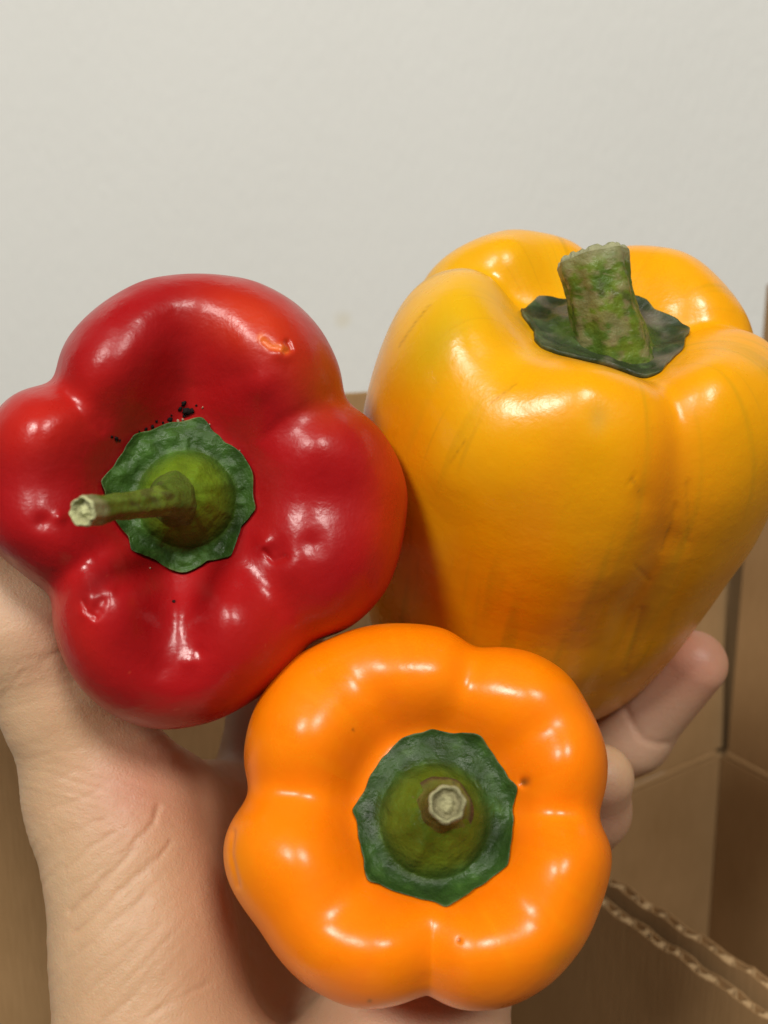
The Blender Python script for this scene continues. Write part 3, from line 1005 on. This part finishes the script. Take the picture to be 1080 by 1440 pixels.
def detail(p):
    px, py, d = proj(p)
    px, py = np.asarray(px, float), np.asarray(py, float)
    e = np.zeros(len(p))
    left = px < 420
    wob = .55 + .75 * np.clip(fbm(np.stack([px / 28, py / 28, 0 * px + 5], 1), 2) + .35, 0, 1)
    jx, jy = 3.0 * vnoise(np.stack([px / 16, py / 16, 0 * px], 1)), 3.0 * vnoise(np.stack([px / 16, py / 16, 0 * px + 9], 1))
    for pts, s, amp in CREASES:
        e += np.where(left, wob * amp * np.exp(-(polydist(px + jx, py + jy, pts) / s) ** 2), 0)
    for pts, s, amp in RING_CREASE:
        e += np.where((px > 860) & (d > .235), amp * np.exp(-(polydist(px, py, pts) / s) ** 2), 0)
    # fine parallel skin lines over the base of the thumb
    a = math.radians(-46)
    ang = a + .55 * sstep(1180, 1020, py)
    u, v = px * np.cos(ang) + py * np.sin(ang), -px * np.sin(ang) + py * np.cos(ang)
    st = fbm(np.stack([u / 70, v / 7.5, 0 * u], 1), 2)
    mask = np.where(left & (py > 880), 1, 0) * sstep(330, 200, px)
    e += mask * (.00012 * st + .00005 * fbm(np.stack([u / 9, v / 36, 0 * u + 7], 1), 2))
    lump = fbm(np.stack([u / 90, v / 30, 0 * u + 3], 1), 2)
    e += mask * .00008 * lump
    return e


def build_hand():
    lo = np.array([1e9] * 3)
    hi = -lo
    for prims, k in GROUPS:
        for (a, b, ra, rb) in prims:
            lo = np.minimum(lo, np.minimum(a - ra, b - rb))
            hi = np.maximum(hi, np.maximum(a + ra, b + rb))
    lo -= .004
    hi += .004
    h = .0012
    nx, ny, nz = [int(math.ceil(t)) + 1 for t in (hi - lo) / h]
    # coarse pass to find the band near the surface
    val = np.full((nx, ny, nz), 1.0, dtype=np.float32)
    st = 6
    cs = [np.arange(0, n + st, st) for n in (nx, ny, nz)]
    G = np.stack(np.meshgrid(*cs, indexing='ij'), -1).reshape(-1, 3)
    dc = hand_sdf((lo + (G + st / 2) * h).astype(np.float32))
    near = np.abs(dc) < h * st * 1.2
    inside = dc < 0
    for g in G[inside & ~near]:
        val[g[0]:g[0] + st, g[1]:g[1] + st, g[2]:g[2] + st] = -1
    off = np.stack(np.meshgrid(*[np.arange(st)] * 3, indexing='ij'), -1).reshape(-1, 3)
    idx = (G[near][:, None] + off[None]).reshape(-1, 3)
    idx = idx[(idx[:, 0] < nx) & (idx[:, 1] < ny) & (idx[:, 2] < nz)]
    vv = np.empty(len(idx), np.float32)
    for s in range(0, len(idx), 400000):
        vv[s:s + 400000] = hand_sdf((lo + idx[s:s + 400000] * h).astype(np.float32))
    val[idx[:, 0], idx[:, 1], idx[:, 2]] = vv
    ins = val < 0
    cnt = np.zeros((nx - 1, ny - 1, nz - 1), np.int8)
    for i in (0, 1):
        for j in (0, 1):
            for k in (0, 1):
                cnt += ins[i:nx - 1 + i, j:ny - 1 + j, k:nz - 1 + k]
    act = (cnt > 0) & (cnt < 8)
    vid = np.full(act.shape, -1, np.int64)
    ci = np.argwhere(act)
    vid[act] = np.arange(len(ci))
    # edge-crossing average
    acc = np.zeros((len(ci), 3))
    num = np.zeros(len(ci))
    for axis in range(3):
        for a in (0, 1):
            for b in (0, 1):
                o0 = [0, 0, 0]
                oth = [t for t in range(3) if t != axis]
                o0[oth[0]], o0[oth[1]] = a, b
                o1 = list(o0)
                o1[axis] = 1
                v0 = val[ci[:, 0] + o0[0], ci[:, 1] + o0[1], ci[:, 2] + o0[2]]
                v1 = val[ci[:, 0] + o1[0], ci[:, 1] + o1[1], ci[:, 2] + o1[2]]
                cr = (v0 < 0) != (v1 < 0)
                t = np.where(cr, v0 / np.where(cr, v0 - v1, 1), 0)
                pt = np.tile(np.array(o0, float), (len(ci), 1))
                pt[:, axis] = t
                acc += np.where(cr[:, None], pt, 0)
                num += cr
    verts = lo + (ci + acc / num[:, None]) * h
    quads = []
    for axis in range(3):
        sl0 = [slice(1, -1)] * 3
        sl1 = [slice(1, -1)] * 3
        sl0[axis] = slice(0, -1)
        sl1[axis] = slice(1, None)
        a_, b_ = ins[tuple(sl0)], ins[tuple(sl1)]
        e = np.argwhere(a_ != b_)
        s_in = a_[a_ != b_]
        base = e.copy()
        oth = [t for t in range(3) if t != axis]
        for t in oth:
            base[:, t] += 1
        def cell(da, db):
            q = base.copy()
            q[:, oth[0]] -= da
            q[:, oth[1]] -= db
            return vid[q[:, 0], q[:, 1], q[:, 2]]
        q = np.stack([cell(1, 1), cell(0, 1), cell(0, 0), cell(1, 0)], 1)
        flip = s_in if axis != 1 else ~s_in
        q[~flip] = q[~flip][:, ::-1]
        quads.append(q)
    quads = np.vstack(quads)
    quads = quads[(quads >= 0).all(1)]

    def project(v, fn, it, hh=.0002):
        v = v.astype(np.float64)
        for _ in range(it):
            d0 = fn(v)
            g = np.stack([fn(v + np.eye(3)[k] * hh) - d0 for k in range(3)], 1) / hh
            v = v - g * (d0 / np.maximum((g * g).sum(1), .2))[:, None]
        return v
    verts = project(verts, hand_sdf, 2)
    # one linear subdivision
    e = np.vstack([quads[:, [i, (i + 1) % 4]] for i in range(4)])
    es = np.sort(e, 1)
    key = es[:, 0] * (len(verts) + 1) + es[:, 1]
    uq, inv = np.unique(key, return_inverse=True)
    first = np.zeros(len(uq), int)
    first[inv] = np.arange(len(inv))
    mid = verts[es[first]].mean(1)
    nq = len(quads)
    em = inv.reshape(4, nq) + len(verts)
    fc = verts[quads].mean(1)
    fi = np.arange(nq) + len(verts) + len(mid)
    V = np.vstack([verts, mid, fc])
    Q = np.vstack([np.stack([quads[:, i], em[i], fi, em[(i - 1) % 4]], 1) for i in range(4)])
    V = project(V, hand_sdf, 1)
    g = np.stack([hand_sdf(V + np.eye(3)[k] * .0003) - hand_sdf(V - np.eye(3)[k] * .0003) for k in range(3)], 1)
    g /= np.linalg.norm(g, axis=1)[:, None] + 1e-9
    V = V - g * detail(V)[:, None]
    # colours
    px, py, d = proj(V)
    n1 = fbm(V * 70, 3)
    n2 = fbm(V * 260 + 3, 3)
    c = np.tile(np.array([.66, .415, .250]), (len(V), 1)) * (1 + np.stack([.05 * n1, .10 * n1, .12 * n1], 1) + .04 * n2[:, None])

    def G2(x, y, sx, sy):
        return np.exp(-.5 * (((px - x) / sx) ** 2 + ((py - y) / sy) ** 2))
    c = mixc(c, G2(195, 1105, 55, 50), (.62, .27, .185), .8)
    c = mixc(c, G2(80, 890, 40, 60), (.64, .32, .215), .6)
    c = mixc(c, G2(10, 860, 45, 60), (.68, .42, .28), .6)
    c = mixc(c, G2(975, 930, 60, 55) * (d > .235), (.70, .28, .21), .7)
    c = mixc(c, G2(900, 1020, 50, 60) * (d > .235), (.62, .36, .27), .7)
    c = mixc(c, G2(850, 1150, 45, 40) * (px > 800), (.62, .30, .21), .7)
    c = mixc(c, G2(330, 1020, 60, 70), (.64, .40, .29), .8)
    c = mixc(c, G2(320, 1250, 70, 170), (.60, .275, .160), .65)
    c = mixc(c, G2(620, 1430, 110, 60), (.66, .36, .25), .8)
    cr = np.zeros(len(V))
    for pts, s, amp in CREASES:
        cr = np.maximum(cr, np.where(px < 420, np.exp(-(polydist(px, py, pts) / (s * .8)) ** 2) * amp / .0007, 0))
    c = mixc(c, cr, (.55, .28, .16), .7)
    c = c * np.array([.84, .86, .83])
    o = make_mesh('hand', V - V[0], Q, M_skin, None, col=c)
    o.location = V[0]
    # make sure normals point outwards
    me = o.data
    i = len(me.polygons) // 3
    pol = me.polygons[i]
    ctr = np.array(pol.center) + V[0]
    nn = np.array(pol.normal)
    if hand_sdf((ctr + nn * .0008)[None])[0] < hand_sdf((ctr - nn * .0008)[None])[0]:
        me.flip_normals()
    o['label'] = 'left hand with palm up, thumb at the left, fingers curled under the three peppers'
    o['category'] = 'hand'
    # fingernails of the two fingertips that show
    def fingernail(a, b, r, side, L, wdt):
        a, b = P(*a), P(*b)
        t = (b - a) / np.linalg.norm(b - a)
        s = side[0] * RIGHT + side[1] * UP - side[2] * FWD
        s = s - t * (s @ t)
        s /= np.linalg.norm(s)
        w = np.cross(t, s)
        vs_, nu_, nv_ = [], 24, 20
        for lay in (0, .00045):
            for j in range(nv_):
                y = j / (nv_ - 1)
                for i_ in range(nu_):
                    x = i_ / (nu_ - 1) * 2 - 1
                    ww = wdt * (1 - .18 * y ** 4 - .25 * (1 - y) ** 4)
                    tipc = .0012 * (1 - x * x)
                    ang_ = x * ww / r
                    rr = r * (1.0 + .02) + lay - .0010 * sstep(.55, 1.0, np.array(y)) - .0006 * (1 - sstep(0, .2, np.array(y)))
                    vs_.append(b + t * (L * (y - .75) + tipc * (y - .3)) + (s * math.cos(ang_) + w * math.sin(ang_)) * rr)
        m0 = nu_ * nv_
        f = []
        for j in range(nv_ - 1):
            for i_ in range(nu_ - 1):
                q = j * nu_ + i_
                f.append((q, q + nu_, q + nu_ + 1, q + 1))
                f.append((m0 + q, m0 + q + 1, m0 + q + nu_ + 1, m0 + q + nu_))
        bd = [(0, i_) for i_ in range(nu_)] + [(j, nu_ - 1) for j in range(1, nv_)] + [(nv_ - 1, i_) for i_ in range(nu_ - 2, -1, -1)] + [(j, 0) for j in range(nv_ - 2, 0, -1)]
        ids = [j * nu_ + i_ for j, i_ in bd]
        for k in range(len(ids)):
            q0, q1 = ids[k], ids[(k + 1) % len(ids)]
            f.append((q0, q1, q1 + m0, q0 + m0))
        vs_ = np.array(vs_) - V[0]
        cc = np.tile(np.array([.66, .42, .32]), (len(vs_), 1))
        yv = np.tile(np.repeat(np.linspace(0, 1, nv_), nu_), 2)
        cc = mixc(cc, sstep(.84, .90, yv), (.68, .60, .44))
        make_mesh('fingernail', vs_, f, M_nail, o, col=cc)
    fingernail((836, 1138, .238), (845, 1092, .228), .0078, (.40, .15, -1), .0100, .0048)
    fingernail((886, 1030, .270), (978, 930, .253), .0087, (.25, .2, -1), .0120, .0062)


build_hand()
